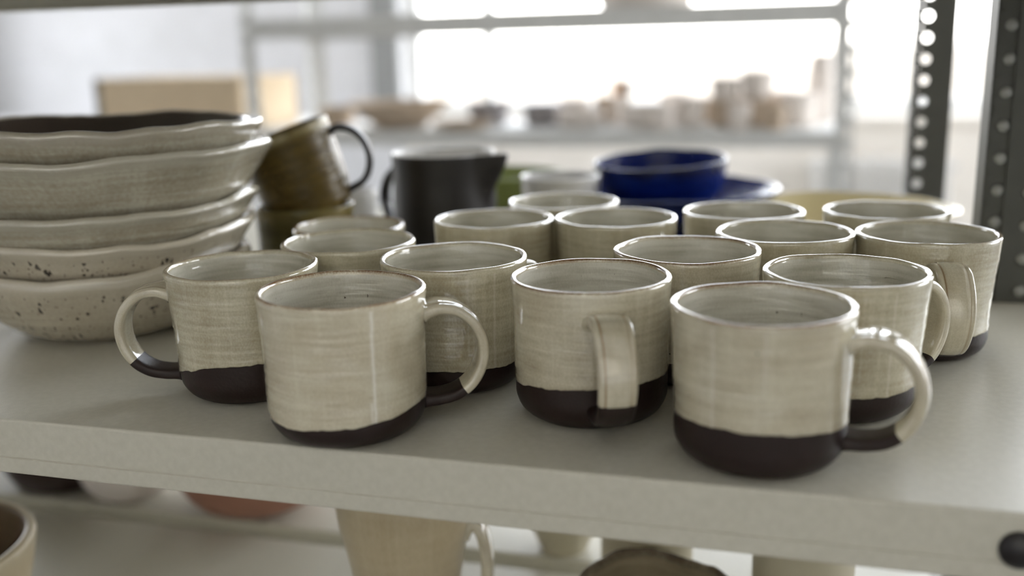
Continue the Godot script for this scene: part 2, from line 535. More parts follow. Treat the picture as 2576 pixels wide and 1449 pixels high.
func room() -> void:
	var zf := -3.6
	var zb := 2.4
	var xl := -3.4
	var xr := 3.2
	var top := 2.5
	var t := 0.2
	var o := structure("floor", "smooth grey studio floor under the shelving", "floor")
	part("slab", box_mesh(Vector3(xl - t, FLOOR_Y - t, zf - t), Vector3(xr + t, FLOOR_Y, zb + t), 0.0), M.floor, o)
	o = structure("ceiling", "white ceiling of the studio above the shelving", "ceiling")
	part("slab", box_mesh(Vector3(xl - t, top, zf - t), Vector3(xr + t, top + t, zb + t), 0.0), M.wall, o)
	# far wall with the wide window
	var wx0 := -1.45
	var wx1 := 2.7
	var wy0 := -0.055
	var wy1 := 2.3
	o = structure("wall_far", "white far wall with the wide bright window", "wall")
	part("plaster", boxes_mesh([Vector3(xl, FLOOR_Y, zf - t), Vector3(wx0, top, zf), Vector3(wx1, FLOOR_Y, zf - t), Vector3(xr, top, zf), Vector3(wx0, wy1, zf - t), Vector3(wx1, top, zf)], 0.0), M.wall, o)
	part("apron", box_mesh(Vector3(wx0, FLOOR_Y, zf - t), Vector3(wx1, wy0, zf), 0.0), M.sill, o)
	window("window_1", "wide overexposed window filling the far wall behind the racks", wx0, wx1, wy0, wy1, [-1.13, 1.6], Vector3(0, 0, zf), 0.0)
	o = structure("trim_1", "grey window casing at the left of the wide far window", "casing")
	part("casing", box_mesh(Vector3(wx0 - 0.115, -0.08, zf), Vector3(wx0 - 0.001, wy1 + 0.1, zf + 0.03), 0.004), M.casing, o)
	# left wall and its window
	var lz0 := -3.2
	var lz1 := -2.2
	o = structure("wall_left", "white left wall of the studio with a side window", "wall")
	part("plaster", boxes_mesh([Vector3(xl - t, FLOOR_Y, zf), Vector3(xl, top, lz0), Vector3(xl - t, FLOOR_Y, lz1), Vector3(xl, top, zb), Vector3(xl - t, FLOOR_Y, lz0), Vector3(xl, -0.1, lz1), Vector3(xl - t, 1.3, lz0), Vector3(xl, top, lz1)], 0.0), M.wall, o)
	window("window_2", "side window in the left wall of the studio", lz0 * -1.0 - (lz1 - lz0), lz0 * -1.0, -0.1, 1.3, [2.55], Vector3(xl, 0, 0), PI / 2)
	var rz0 := -3.4
	var rz1 := -1.3
	o = structure("wall_right", "white right wall of the studio with a window", "wall")
	part("plaster", boxes_mesh([Vector3(xr, FLOOR_Y, zf), Vector3(xr + t, top, rz0), Vector3(xr, FLOOR_Y, rz1), Vector3(xr + t, top, zb), Vector3(xr, FLOOR_Y, rz0), Vector3(xr + t, -0.05, rz1), Vector3(xr, 1.7, rz0), Vector3(xr + t, top, rz1)], 0.0), M.wall, o)
	window("window_4", "window in the right wall of the studio", rz0, rz1, -0.05, 1.7, [-2.7, -2.0], Vector3(xr, 0, 0), -PI / 2)
	# back wall behind the photographer, with a window that lights the fronts of the pots
	var bx0 := -0.8
	var bx1 := 1.8
	o = structure("wall_back", "white wall behind the photographer with a window", "wall")
	part("plaster", boxes_mesh([Vector3(xl, FLOOR_Y, zb), Vector3(bx0, top, zb + t), Vector3(bx1, FLOOR_Y, zb), Vector3(xr, top, zb + t), Vector3(bx0, FLOOR_Y, zb), Vector3(bx1, 0.10, zb + t), Vector3(bx0, 2.25, zb), Vector3(bx1, top, zb + t)], 0.0), M.wall, o)
	window("window_3", "window in the wall behind the photographer", -bx1, -bx0, 0.10, 2.25, [-1.15, -0.2], Vector3(0, 0, zb), PI)
	var blind := thing("roller_blind", "white translucent roller blind drawn over the window behind the photographer", "blind", Vector3((bx0 + bx1) * 0.5, 0.12, zb - 0.03))
	part("cloth", box_mesh(Vector3(bx0 - bx1, 0.0, -0.002) * 0.52, Vector3(bx1 - bx0, 4.22, 0.002) * 0.52, 0.0), M.blind, blind)
	part("roller", box_mesh(Vector3((bx0 - bx1) * 0.53, 2.17, -0.028), Vector3((bx1 - bx0) * 0.53, 2.225, 0.028), 0.014), M.wall, blind)
	# radiator under the far window
	var r := thing("radiator", "white column radiator on the wall under the far window", "radiator", Vector3(0.25, -0.75, zf + 0.08))
	for k in 9:
		part("column", box_mesh(Vector3(-0.2 + k * 0.05, 0.06, -0.04), Vector3(-0.165 + k * 0.05, 0.56, 0.04), 0.008), M.radiator, r)
	for y in [0.08, 0.52]:
		part("pipe", box_mesh(Vector3(-0.22, y, -0.012), Vector3(0.26, y + 0.02, 0.012), 0.004), M.radiator, r)
	for x in [-0.2, 0.2]:
		part("foot", box_mesh(Vector3(x, -0.12, -0.03), Vector3(x + 0.03, 0.07, 0.03), 0.003), M.radiator, r)

# ---------------------------------------------------------------- shelving

func board(parent: Node3D, x0: float, x1: float, zfront: float, zback: float, y: float, mat: Material, detailed := false, d := 0.0322) -> void:
	# folded sheet steel: flat top, front and back lips 32 mm deep with a hem line, side lips
	var b := Node3D.new()
	b.name = "shelf_board"
	parent.add_child(b, true)
	b.position = -parent.position
	var t := 0.0014
	part("top_panel", extrude_x([Vector2(zfront - 0.0016, y), Vector2(zback + 0.0016, y), Vector2(zback + 0.0016, y - t), Vector2(zfront - 0.0016, y - t)], x0 + 0.001, x1 - 0.001), mat, b)
	for s in [1.0, -1.0]:
		var z: float = zfront if s > 0.0 else zback
		var o := []
		for k in 5:
			var a := PI / 2 - PI / 2 * k / 4.0
			o.append(Vector2(z - s * 0.0016 + s * 0.0016 * cos(a), y - 0.0016 + 0.0016 * sin(a)))
		if detailed:
			o.append_array([Vector2(z, y - 0.0219), Vector2(z - s * 0.0006, y - 0.0223), Vector2(z - s * 0.0006, y - 0.0227), Vector2(z + s * 0.0001, y - 0.0232)])
		o.append_array([Vector2(z, y - d + 0.001), Vector2(z - s * 0.0004, y - d + 0.0002), Vector2(z - s * 0.001, y - d), Vector2(z - s * 0.011, y - d), Vector2(z - s * 0.011, y - d + t), Vector2(z - s * t, y - d + t), Vector2(z - s * t, y - 0.0018), Vector2(z - s * 0.0016, y - 0.0014)])
		part("front_lip" if s > 0.0 else "back_lip", extrude_x(o, x0, x1), mat, b)
	for s in [x0, x1 - t]:
		part("side_lip", box_mesh(Vector3(s, y - d, zback + 0.002), Vector3(s + t, y - 0.0005, zfront - 0.002), 0.0004), mat, b)

func upright(parent: Node3D, x: float, z: float, sx: float, sz: float, width: float, hole: float, r: float, pitch: float, y_hole: float, top: float, mat: Material, slot := 0.0, solid_side := false) -> void:
	# slotted angle iron: one flange runs along x (to sx) facing the camera, the other along z (to sz); y_hole is the height of any one hole
	var u := Node3D.new()
	u.name = "upright"
	parent.add_child(u, true)
	var y0 := y_hole - pitch * 0.5
	y0 -= floorf((y0 - FLOOR_Y) / pitch) * pitch
	var n := int((top - y0) / pitch)
	u.position = Vector3(x, y0, z) - parent.position
	part("front_flange", plate_with_holes(Vector3.UP, Vector3(sx, 0, 0), Vector3(0, 0, signf(sz)), width, hole, r, pitch, n, 0.0018, slot), mat, u)
	if solid_side:
		part("side_flange", box_mesh(Vector3(minf(0.0, sx * 0.0018), 0.0, minf(0.0, sz * width)), Vector3(maxf(0.0, sx * 0.0018), n * pitch, maxf(0.0, sz * width)), 0.0005), mat, u)
	else: part("side_flange", plate_with_holes(Vector3.UP, Vector3(0, 0, sz), Vector3(sx, 0, 0), width, hole, r, pitch, n, 0.0018, slot), mat, u)
	if y0 - FLOOR_Y > 0.002:
		part("foot", boxes_mesh([Vector3(minf(0.0, sx * width), FLOOR_Y - y0, minf(0.0, sz * 0.002)), Vector3(maxf(0.0, sx * width), 0.0, maxf(0.0, sz * 0.002)), Vector3(minf(0.0, sx * 0.002), FLOOR_Y - y0, minf(0.0, sz * width)), Vector3(maxf(0.0, sx * 0.002), 0.0, maxf(0.0, sz * width))], 0.0), mat, u)

func rivets(parent: Node3D, x: float, z: float, pitch: float, y_one: float, count: int) -> void:
	# domed steel studs that plug the holes of a post
	var dome := lathe([Vector2(0, -0.002), Vector2(0.0034, -0.002), Vector2(0.0034, 0.0), Vector2(0.0046, 0.0001), Vector2(0.0044, 0.0009), Vector2(0.0036, 0.0021), Vector2(0.0022, 0.0029), Vector2(0, 0.0032)], 20)
	for k in count:
		var s := part("stud", dome, M.stud, parent, Vector3(x, y_one + (k - 12) * pitch, z) - parent.position)
		s.rotation.x = PI / 2

func shelving() -> void:
	# the near rack: boards 0.37 m deep
	var a := thing("shelving_rack", "pale grey steel shelving rack in front holding the two-tone mugs", "shelf", Vector3(-0.4, FLOOR_Y, -0.6))
	for y in [0.0, -0.267, 0.267, -0.56]:
		board(a, -1.05, 0.20, SHELF_FRONT, -0.787, y, M.shelf, true)
	var bolt := lathe([Vector2(0, -0.003), Vector2(0.0078, -0.003), Vector2(0.0085, 0.0), Vector2(0.0085, 0.0012), Vector2(0.0076, 0.0028), Vector2(0.0045, 0.0042), Vector2(0, 0.0047)], 24)
	var b := part("bolt", bolt, M.bolt, a, Vector3(0.0962, -0.0162, SHELF_FRONT) - a.position)
	b.rotation.x = PI / 2
	upright(a, 0.242, SHELF_FRONT + 0.001, -1.0, -1.0, 0.036, 0.0095, 0.0036, 0.0233, 0.199, 0.75, M.post)
	upright(a, -1.09, SHELF_FRONT + 0.001, 1.0, -1.0, 0.036, 0.0095, 0.0036, 0.0233, 0.199, 0.75, M.post)
	upright(a, -1.09, -0.79, 1.0, 1.0, 0.036, 0.0095, 0.0036, 0.0233, 0.199, 0.75, M.post)
	# two angle irons back to back at the right rear corner
	var p := thing("shelf_post", "dark grey perforated angle post at the right edge, behind the rightmost mug", "post", Vector3(0.132, FLOOR_Y, -0.789))
	upright(p, 0.132, -0.789, 1.0, -1.0, 0.036, 0.0095, 0.0036, 0.02325, 0.1993, 0.75, M.post, 0.0, true)
	rivets(p, 0.132 + 0.0095, -0.789, 0.02325, 0.1993, 22)
	var q := thing("shelf_post", "dark grey perforated angle post bolted flat against the rightmost post", "post", Vector3(0.146, FLOOR_Y, -0.7885))
	upright(q, 0.192, -0.7865, -1.0, -1.0, 0.046, 0.030, 0.0036, 0.0243, 0.0333, 0.75, M.post, 0.0, true)
	rivets(q, 0.162, -0.7865, 0.0243, 0.0333, 22)
	var q2 := thing("shelf_post", "dark grey post of the rear rack, close behind the rightmost perforated post", "post", Vector3(0.134, FLOOR_Y, -0.7925))
	upright(q2, 0.134, -0.7935, 1.0, -1.0, 0.033, 0.0095, 0.0036, 0.02325, 0.1993 + 0.011625, 0.75, M.post, 0.0, true)
	# the rack behind it, back to back
	var c := thing("shelving_rack", "pale grey steel shelving rack behind the mugs, carrying the blue bowl", "shelf", Vector3(-0.4, FLOOR_Y, -1.0))
	for y in [0.0, -0.267, -0.56]:
		board(c, -1.05, 0.129, -0.812, -1.16, y, M.shelf)
	var d := thing("shelf_post", "dark grey post with a row of round holes showing the bright window", "post", Vector3(0.118, FLOOR_Y, -1.162))
	upright(d, 0.1175, -1.162, 1.0, -1.0, 0.0385, 0.0098, 0.0047, 0.02205, 0.1482, 0.75, M.post)
	# the far rack by the window
	var f := thing("shelving_rack", "far blurred steel shelving rack by the window holding unglazed pots", "shelf", Vector3(-0.6, FLOOR_Y, -2.45))
	for y in [0.0, 0.275, -0.4, 0.75]:
		board(f, -1.30, 0.095, -2.262, -2.64, y, M.rack, false, 0.047 if y > 0.0 else 0.034)
	for x in [-1.335, 0.115]:
		upright(f, x, -2.259, 1.0 if x < 0.0 else -1.0, -1.0, 0.04, 0.012, 0.005, 0.05, 0.1, 1.2, M.rack, 0.010)
		upright(f, x, -2.643, 1.0 if x < 0.0 else -1.0, 1.0, 0.04, 0.012, 0.005, 0.05, 0.1, 1.2, M.rack, 0.010)
	var w := thing("worktable", "plain grey table at the left with the cardboard box on it", "table", Vector3(-2.1, FLOOR_Y, -2.5))
	part("tabletop", box_mesh(Vector3(-0.75, 0.84, -0.35), Vector3(0.72, 0.87, 0.35), 0.004), M.rack, w)
	for sx in [-0.7, 0.63]:
		for sz in [-0.3, 0.26]:
			part("leg", box_mesh(Vector3(sx, 0.0, sz), Vector3(sx + 0.045, 0.84, sz + 0.045), 0.003), M.rack, w)
	var k := thing("cardboard_box", "plain cardboard box on the table against the white wall", "box", Vector3(-1.585, 0.0, -2.45))
	part("body", box_mesh(Vector3(-0.212, 0.0, -0.15), Vector3(0.215, 0.138, 0.16), 0.003), M.card, k)
	part("flap", boxes_mesh([Vector3(-0.216, 0.004, 0.1602), Vector3(-0.196, 0.139, 0.1622), Vector3(-0.2145, 0.004, -0.14), Vector3(-0.2125, 0.139, 0.1602)], 0.0005), M.tape, k)

# ---------------------------------------------------------------- mugs

func strap(path: Array, w0: float, w1: float, t: float, groove := 0.0005) -> Array:
	# rows of a strap handle swept along path (Vector2(out, up) points in the x-y plane); returns [rows, uvs]
	var rows := []
	var uvs := []
	var n := path.size()
	var m := 44
	for i in n:
		var s := float(i) / (n - 1)
		var tan2: Vector2 = (path[mini(i + 1, n - 1)] - path[maxi(i - 1, 0)]).normalized()
		var nor := Vector2(-tan2.y, tan2.x)   # points out of the loop while the path goes out and down
		var flare := 1.0 + 0.22 * exp(-s / 0.07) + 0.10 * exp(-(1.0 - s) / 0.06)
		var hw := lerpf(w0, w1, smoothstep(0.0, 1.0, s)) * 0.5 * flare
		var ht := t * 0.5 * (1.0 + 0.55 * exp(-s / 0.06) + 0.35 * exp(-(1.0 - s) / 0.06))
		var row := PackedVector3Array()
		var uv := PackedVector2Array()
		for j in m + 1:
			var a := TAU * float(j % m) / m
			var cx := cos(a)
			var sy := sin(a)
			var px := signf(cx) * pow(absf(cx), 0.5) * hw
			var py := signf(sy) * pow(absf(sy), 0.62) * ht
			if sy > 0.0:
				py -= groove * (exp(-pow((absf(px) / hw - 0.66) / 0.11, 2.0)))
			var p: Vector2 = path[i] + nor * py
			row.append(Vector3(p.x, p.y, px))
			uv.append(Vector2(float(j) / m, s))
		rows.append(row)
		uvs.append(uv)
	return [rows, uvs]

func mug(d: Dictionary) -> void:
	var at := Vector3(d.x, 0.0, d.z)
	var k: float = d.get("s", 1.0)
	# directions: «a» turns the handle from the photographer's right towards the photographer
	var view := Vector2(d.x, d.z).normalized()
	var right := Vector2(-view.y, view.x)
	var ar := deg_to_rad(d.a)
	var dir := right * cos(ar) - view * sin(ar)
	var turn := atan2(-dir.y, dir.x)
	var o := thing("mug", d.label, "mug", at, turn, "two-tone stoneware mugs on the shelf")
	var R := 0.0425 * k
	var H: float = d.get("h", 0.0751)
	var hb: float = d.hb
	# the dip line is a tilted plane: slope components given along the photographer's right and towards him, turned into the mug's own axes
	var slope2: Vector2 = right * float(d.get("tr", 0.0)) - view * float(d.get("tv", 0.0))
	var lx := slope2.dot(dir)
	var lz := slope2.dot(Vector2(-dir.y, dir.x))
	var taper: float = d.get("taper", 0.0)
	var waist: float = d.get("waist", 0.0)
	var wn := noise(0.9, 100 + int(d.seed), 2)
	var dipn := noise(1.3, 300 + int(d.seed), 3)
	var segs := 112
	var r_at := func(y: float, a: float) -> float:
		var s := clampf(y / H, 0.0, 1.0)
		var yc := 0.0135
		var rr: float
		var full := R * (0.955 + 0.012 * s + 0.033 * pow(s, 4.0)) - taper * (1.0 - s) - waist * sin(PI * clampf(s * 1.25, 0.0, 1.0)) * (1.0 - s * 0.4)
		if y < yc:
			rr = full - 0.0125 + 0.0125 * sqrt(maxf(0.0, 1.0 - pow(1.0 - y / yc, 2.0)))
		else:
			rr = full
		return rr * (1.0 + 0.011 * wn.get_noise_3d(cos(a), s * 2.6, sin(a))) + 0.00006 * sin(y * 900.0 + 2.0 * a)
	var dip := func(a: float) -> float:
		return maxf(0.004, hb + lx * cos(a) + lz * sin(a) + 0.0011 * dipn.get_noise_2d(cos(a) * 1.6, sin(a) * 1.6) + 0.0004 * dipn.get_noise_2d(cos(a) * 7.0, sin(a) * 7.0))
	var lift := func(a: float) -> float: return 0.0007 * wn.get_noise_2d(cos(a) * 0.8 + 9.0, sin(a) * 0.8)
	# bare dark clay below
	var rows := []
	var uvs := []
	for i in 17:
		var row := PackedVector3Array()
		var uv := PackedVector2Array()
		for j in segs + 1:
			var a := TAU * float(j % segs) / segs
			var p: Vector2
			if i < 3:
				p = [Vector2(0.0, 0.0009), Vector2(0.024 * k, 0.0009), Vector2(0.0265 * k, 0.0)][i]
			else:
				var y: float = dip.call(a) * pow((i - 3) / 13.0, 1.6)
				p = Vector2(r_at.call(y, a), y)
			row.append(Vector3(p.x * cos(a), p.y, p.x * sin(a)))
			uv.append(Vector2(float(j) / segs, i / 16.0))
		rows.append(row)
		uvs.append(uv)
	part("bare_clay_base", grid_mesh(rows, uvs), M.clay, o)
	# glazed body: up the outside, over the lip, down inside
	rows = []
	uvs = []
	var t := 0.0034
	for i in 66:
		var row := PackedVector3Array()
		var uv := PackedVector2Array()
		for j in segs + 1:
			var a := TAU * float(j % segs) / segs
			var p: Vector2
			var v: float
			var b: float = dip.call(a)
			var top: float = H - t * 0.5 + lift.call(a)
			if i < 3:                                      # the glaze's rounded lower edge stands a little proud
				var g: float = [-0.0002, 0.0003, 0.0005][i]
				var y: float = b + [0.0, 0.0001, 0.0007][i]
				p = Vector2(r_at.call(y, a) + g, y)
				v = 0.05 + 0.44 * y / H
			elif i < 30:
				var s := (i - 2) / 28.0
				var y := lerpf(b + 0.0007, top, s)
				p = Vector2(r_at.call(y, a) + 0.0005, y)
				v = 0.05 + 0.44 * y / H
			elif i < 39:
				var q := PI * (i - 30) / 8.0
				var rt: float = r_at.call(top, a) + 0.0005
				p = Vector2(rt - t * 0.5 + t * 0.5 * cos(q), top + t * 0.5 * sin(q))
				v = lerpf(0.49, 0.52, (i - 30) / 8.0)
			else:
				var s := (i - 39) / 26.0
				v = lerpf(0.53, 0.99, s)
				if s < 0.72:
					var y := lerpf(top - 0.001, 0.010, s / 0.72)
					p = Vector2(r_at.call(maxf(y, 0.016), a) + 0.0005 - t * (1.0 + 0.25 * s), y)
				else:
					var q := (s - 0.72) / 0.28
					var r0: float = r_at.call(0.016, a) - t * 1.15
					p = Vector2(r0 * (1.0 - q) + 0.0, 0.010 - 0.0045 * (1.0 - pow(1.0 - q, 3.0)))
			row.append(Vector3(p.x * cos(a), p.y, p.x * sin(a)))
			uv.append(Vector2(float(j) / segs, v))
		rows.append(row)
		uvs.append(uv)
	part("glazed_body", grid_mesh(rows, uvs), M.mug_c if int(d.seed) == 2 else (M.mug_a if int(d.seed) in [3, 4, 8, 18] else M.mug_b), o)
	# strap handle, cream above and bare below the same dip line
	var re: float = r_at.call(0.04, 0.0) - 0.0405
	var hs: float = d.get("hs", 1.0)
	var pts := []
	for q in [[0.0395, 0.0600], [0.0430, 0.0610], [0.0492, 0.0622], [0.0580, 0.0603], [0.0655, 0.0540], [0.0700, 0.0455], [0.0710, 0.0370], [0.0690, 0.0280], [0.0640, 0.0200], [0.0565, 0.0148], [0.0480, 0.0128], [0.0420, 0.0126], [0.0385, 0.0126]]:
		pts.append(Vector2(0.0405 + (q[0] - 0.0405) * hs + re, q[1] + d.get("hy", 0.0)))
	var path := curve(pts, 6)
	var cut := path.size() - 1
	var sy: float = d.get("cut", -1.0)
	for i in path.size():
		var level: float = hb + lx * path[i].x / 0.041 if sy < 0.0 else sy
		if i > 30 and path[i].y < level:
			cut = i
			break
	var both := strap(path, d.get("w", 0.0205), d.get("w", 0.0205) * 0.86, 0.0066)
	var hnd := part("handle", grid_mesh(both[0].slice(0, cut + 1), both[1].slice(0, cut + 1)), M.handle, o)
	if cut < path.size() - 2:
		var tip := part("handle_bare_end", grid_mesh(both[0].slice(cut), both[1].slice(cut)), M.clay, hnd)
		tip.set_meta("label", "bare dark clay at the handle's lower end")

func mugs() -> void:
	var list := [
		{"x": -0.2213, "z": -0.4517, "s": 1.006, "a": 0.0, "hb": 0.0148, "tr": 0.003, "tv": -0.001, "seed": 2, "cut": 0.0175, "label": "cream and brown mug at the shelf edge with a white run down its front"},
		{"x": -0.0122, "z": -0.4609, "s": 0.991, "a": 8.0, "hb": 0.0205, "tr": -0.001, "tv": 0.0045, "seed": 4, "hs": 1.0, "taper": 0.0004, "label": "nearest cream and brown mug at the shelf edge, handle to the right"},
		{"x": -0.1020, "z": -0.5041, "s": 0.999, "a": 80.0, "hb": 0.0208, "tr": 0.0025, "tv": 0.004, "seed": 3, "label": "two-tone mug whose flat strap handle points straight at the viewer, between the two front mugs"},
		{"x": -0.3047, "z": -0.4955, "s": 1.011, "a": 193.0, "hb": 0.0150, "tr": 0.0, "tv": 0.0105, "seed": 5, "cut": 0.0215, "taper": 0.0028, "label": "two-tone mug with its handle pointing left, in front of the bowl stack"},
		{"x": -0.1906, "z": -0.5382, "s": 1.006, "a": -42.0, "hb": 0.0140, "tr": 0.0, "tv": 0.003, "seed": 6, "taper": 0.0, "label": "two-tone mug directly behind the handle of the left front mug"},
		{"x": -0.0600, "z": -0.5815, "s": 1.005, "a": -100.0, "hb": 0.0160, "seed": 8, "label": "cream mug behind the gap between the handle-forward mug and the nearest mug"},
		{"x": 0.0274, "z": -0.5380, "s": 0.998, "a": -46.0, "hb": 0.0165, "tr": 0.002, "seed": 7, "taper": 0.0022, "label": "two-tone mug just behind the nearest mug, handle seen edge-on at its right"},
		{"x": 0.0800, "z": -0.6565, "s": 1.0, "a": 74.0, "hb": 0.0165, "seed": 10, "waist": 0.0022, "label": "rightmost mug on the shelf, waisted sides, in front of the dark perforated post"},
		{"x": -0.0055, "z": -0.6480, "s": 1.002, "a": 50.0, "hb": 0.0160, "seed": 9, "label": "cream mug just left of the rightmost mug, third row"},
		{"x": -0.0351, "z": -0.7277, "s": 1.007, "a": -60.0, "hb": 0.0160, "seed": 12, "label": "cream mug in the back row just right of the blue bowl"},
		{"x": 0.0625, "z": -0.7420, "s": 0.997, "a": -90.0, "hb": 0.0160, "seed": 11, "label": "back-row cream mug in front of the yellow plate"},
		{"x": -0.1208, "z": -0.6863, "s": 1.0, "a": 38.0, "hb": 0.0160, "seed": 14, "hs": 0.9, "label": "cream mug in front of the blue bowl, a bit of handle at its right"},
		{"x": -0.2055, "z": -0.6700, "s": 0.997, "a": 93.0, "hb": 0.0160, "seed": 13, "label": "cream mug in front of the dark jug's spout, handle towards the viewer"},
		{"x": -0.1744, "z": -0.7554, "s": 1.007, "a": 250.0, "hb": 0.0160, "seed": 16, "label": "farthest cream mug, between the dark jug and the blue bowl"},
		{"x": -0.2741, "z": -0.5752, "s": 1.002, "a": 262.0, "hb": 0.0160, "seed": 15, "label": "cream mug between the bowl stack and the dark jug, second row"},
		{"x": -0.3233, "z": -0.6803, "s": 0.98, "a": -80.0, "hb": 0.0160, "seed": 18, "h": 0.0655, "hy": -0.008, "label": "shorter cream mug mostly hidden, between the bowls and the dark jug"},
	]
	for d in list:
		mug(d)

# ---------------------------------------------------------------- bowls and other pots

func wavy(sd: int, dr: float, dy: float, height: float) -> Callable:
	# handmade unevenness that grows towards the rim
	var n := noise(1.0, sd, 2)
	return func(a: float, r: float, y: float) -> Vector2:
		var g := clampf(y / height, 0.0, 1.0)
		var c := cos(a)
		var s := sin(a)
		return Vector2(r * (1.0 + dr * n.get_noise_3d(c * 1.2, s * 1.2, y * 10.0)), y + dy * g * g * (n.get_noise_2d(c * 1.1 + 5.0, s * 1.1) + 0.11 * n.get_noise_2d(c * 3.5 + 9.0, s * 3.5)))

func bowl_stack() -> void:
	var c := Vector3(-0.4866, 0.0, -0.6097)
	# [rim radius, rim height above the shelf, depth of the bowl, material, label]
	var list := [
		[0.1035, 0.0545, 0.0545, "bowl_specked", "speckled cream bowl at the bottom of the stack at the left"],
		[0.1085, 0.0765, 0.056, "bowl_specked", "speckled cream bowl, second from the bottom of the stack at the left"],
		[0.1145, 0.0970, 0.054, "bowl_plain", "grey cream glazed bowl in the middle of the stack at the left"],
		[0.1265, 0.1325, 0.081, "bowl_plain", "wide flaring grey cream bowl, second from the top of the stack at the left"],
		[0.1195, 0.1485, 0.0745, "bowl_brown", "topmost bowl of the stack at the left, dark brown inside with wavy rim"],
	]
	for i in list.size():
		var b: Array = list[i]
		var R: float = b[0]
		var h: float = b[2]
		var foot := 0.052 if i == 0 else 0.042
		var o := thing("bowl", b[4], "bowl", c + Vector3([0.0, 0.001, -0.001, 0.0, 0.0][i], b[1] - h, 0.0), i * 1.7, "stacked serving bowls at the left")
		var pts: Array
		if i == 0:
			pts = [Vector2(foot, 0.0), Vector2(0.066, 0.005), Vector2(0.081, 0.016), Vector2(0.0925, 0.030), Vector2(R - 0.0015, 0.045), Vector2(R, h - 0.0035)]
		elif i == 3:
			pts = [Vector2(foot, 0.0), Vector2(0.062, 0.005), Vector2(0.084, 0.021), Vector2(0.101, 0.0405), Vector2(0.1175, 0.0650), Vector2(R, h - 0.0035)]
		else:
			pts = [Vector2(foot, 0.0), Vector2(0.060, 0.07 * h), Vector2(R - 0.034, 0.25 * h), Vector2(R - 0.016, 0.54 * h), Vector2(R - 0.006, 0.79 * h), Vector2(R, h - 0.0035)]
		part("body", lathe(vessel_profile(pts, 0.007, 0.007, 6), 160, wavy(500 + i * 11, 0.016, 0.0045, h)), M[b[3]], o)

func simple(called: String, label: String, category: String, at: Vector3, pts: Array, t: float, mat: Material, group := "", wob = null, segs := 64) -> Node3D:
	var o := thing(called, label, category, at, 0.0, group)
	part("body", lathe(vessel_profile(pts, t, t * 1.2, 5), segs, wob), mat, o)
	return o

func loop_handle(parent: Node3D, pts: Array, w: float, t: float, mat: Material, turn: float) -> void:
	var b := strap(curve(pts, 6), w, w * 0.9, t, 0.0)
	var h := part("handle", grid_mesh(b[0], b[1]), mat, parent)
	h.rotation.y = turn

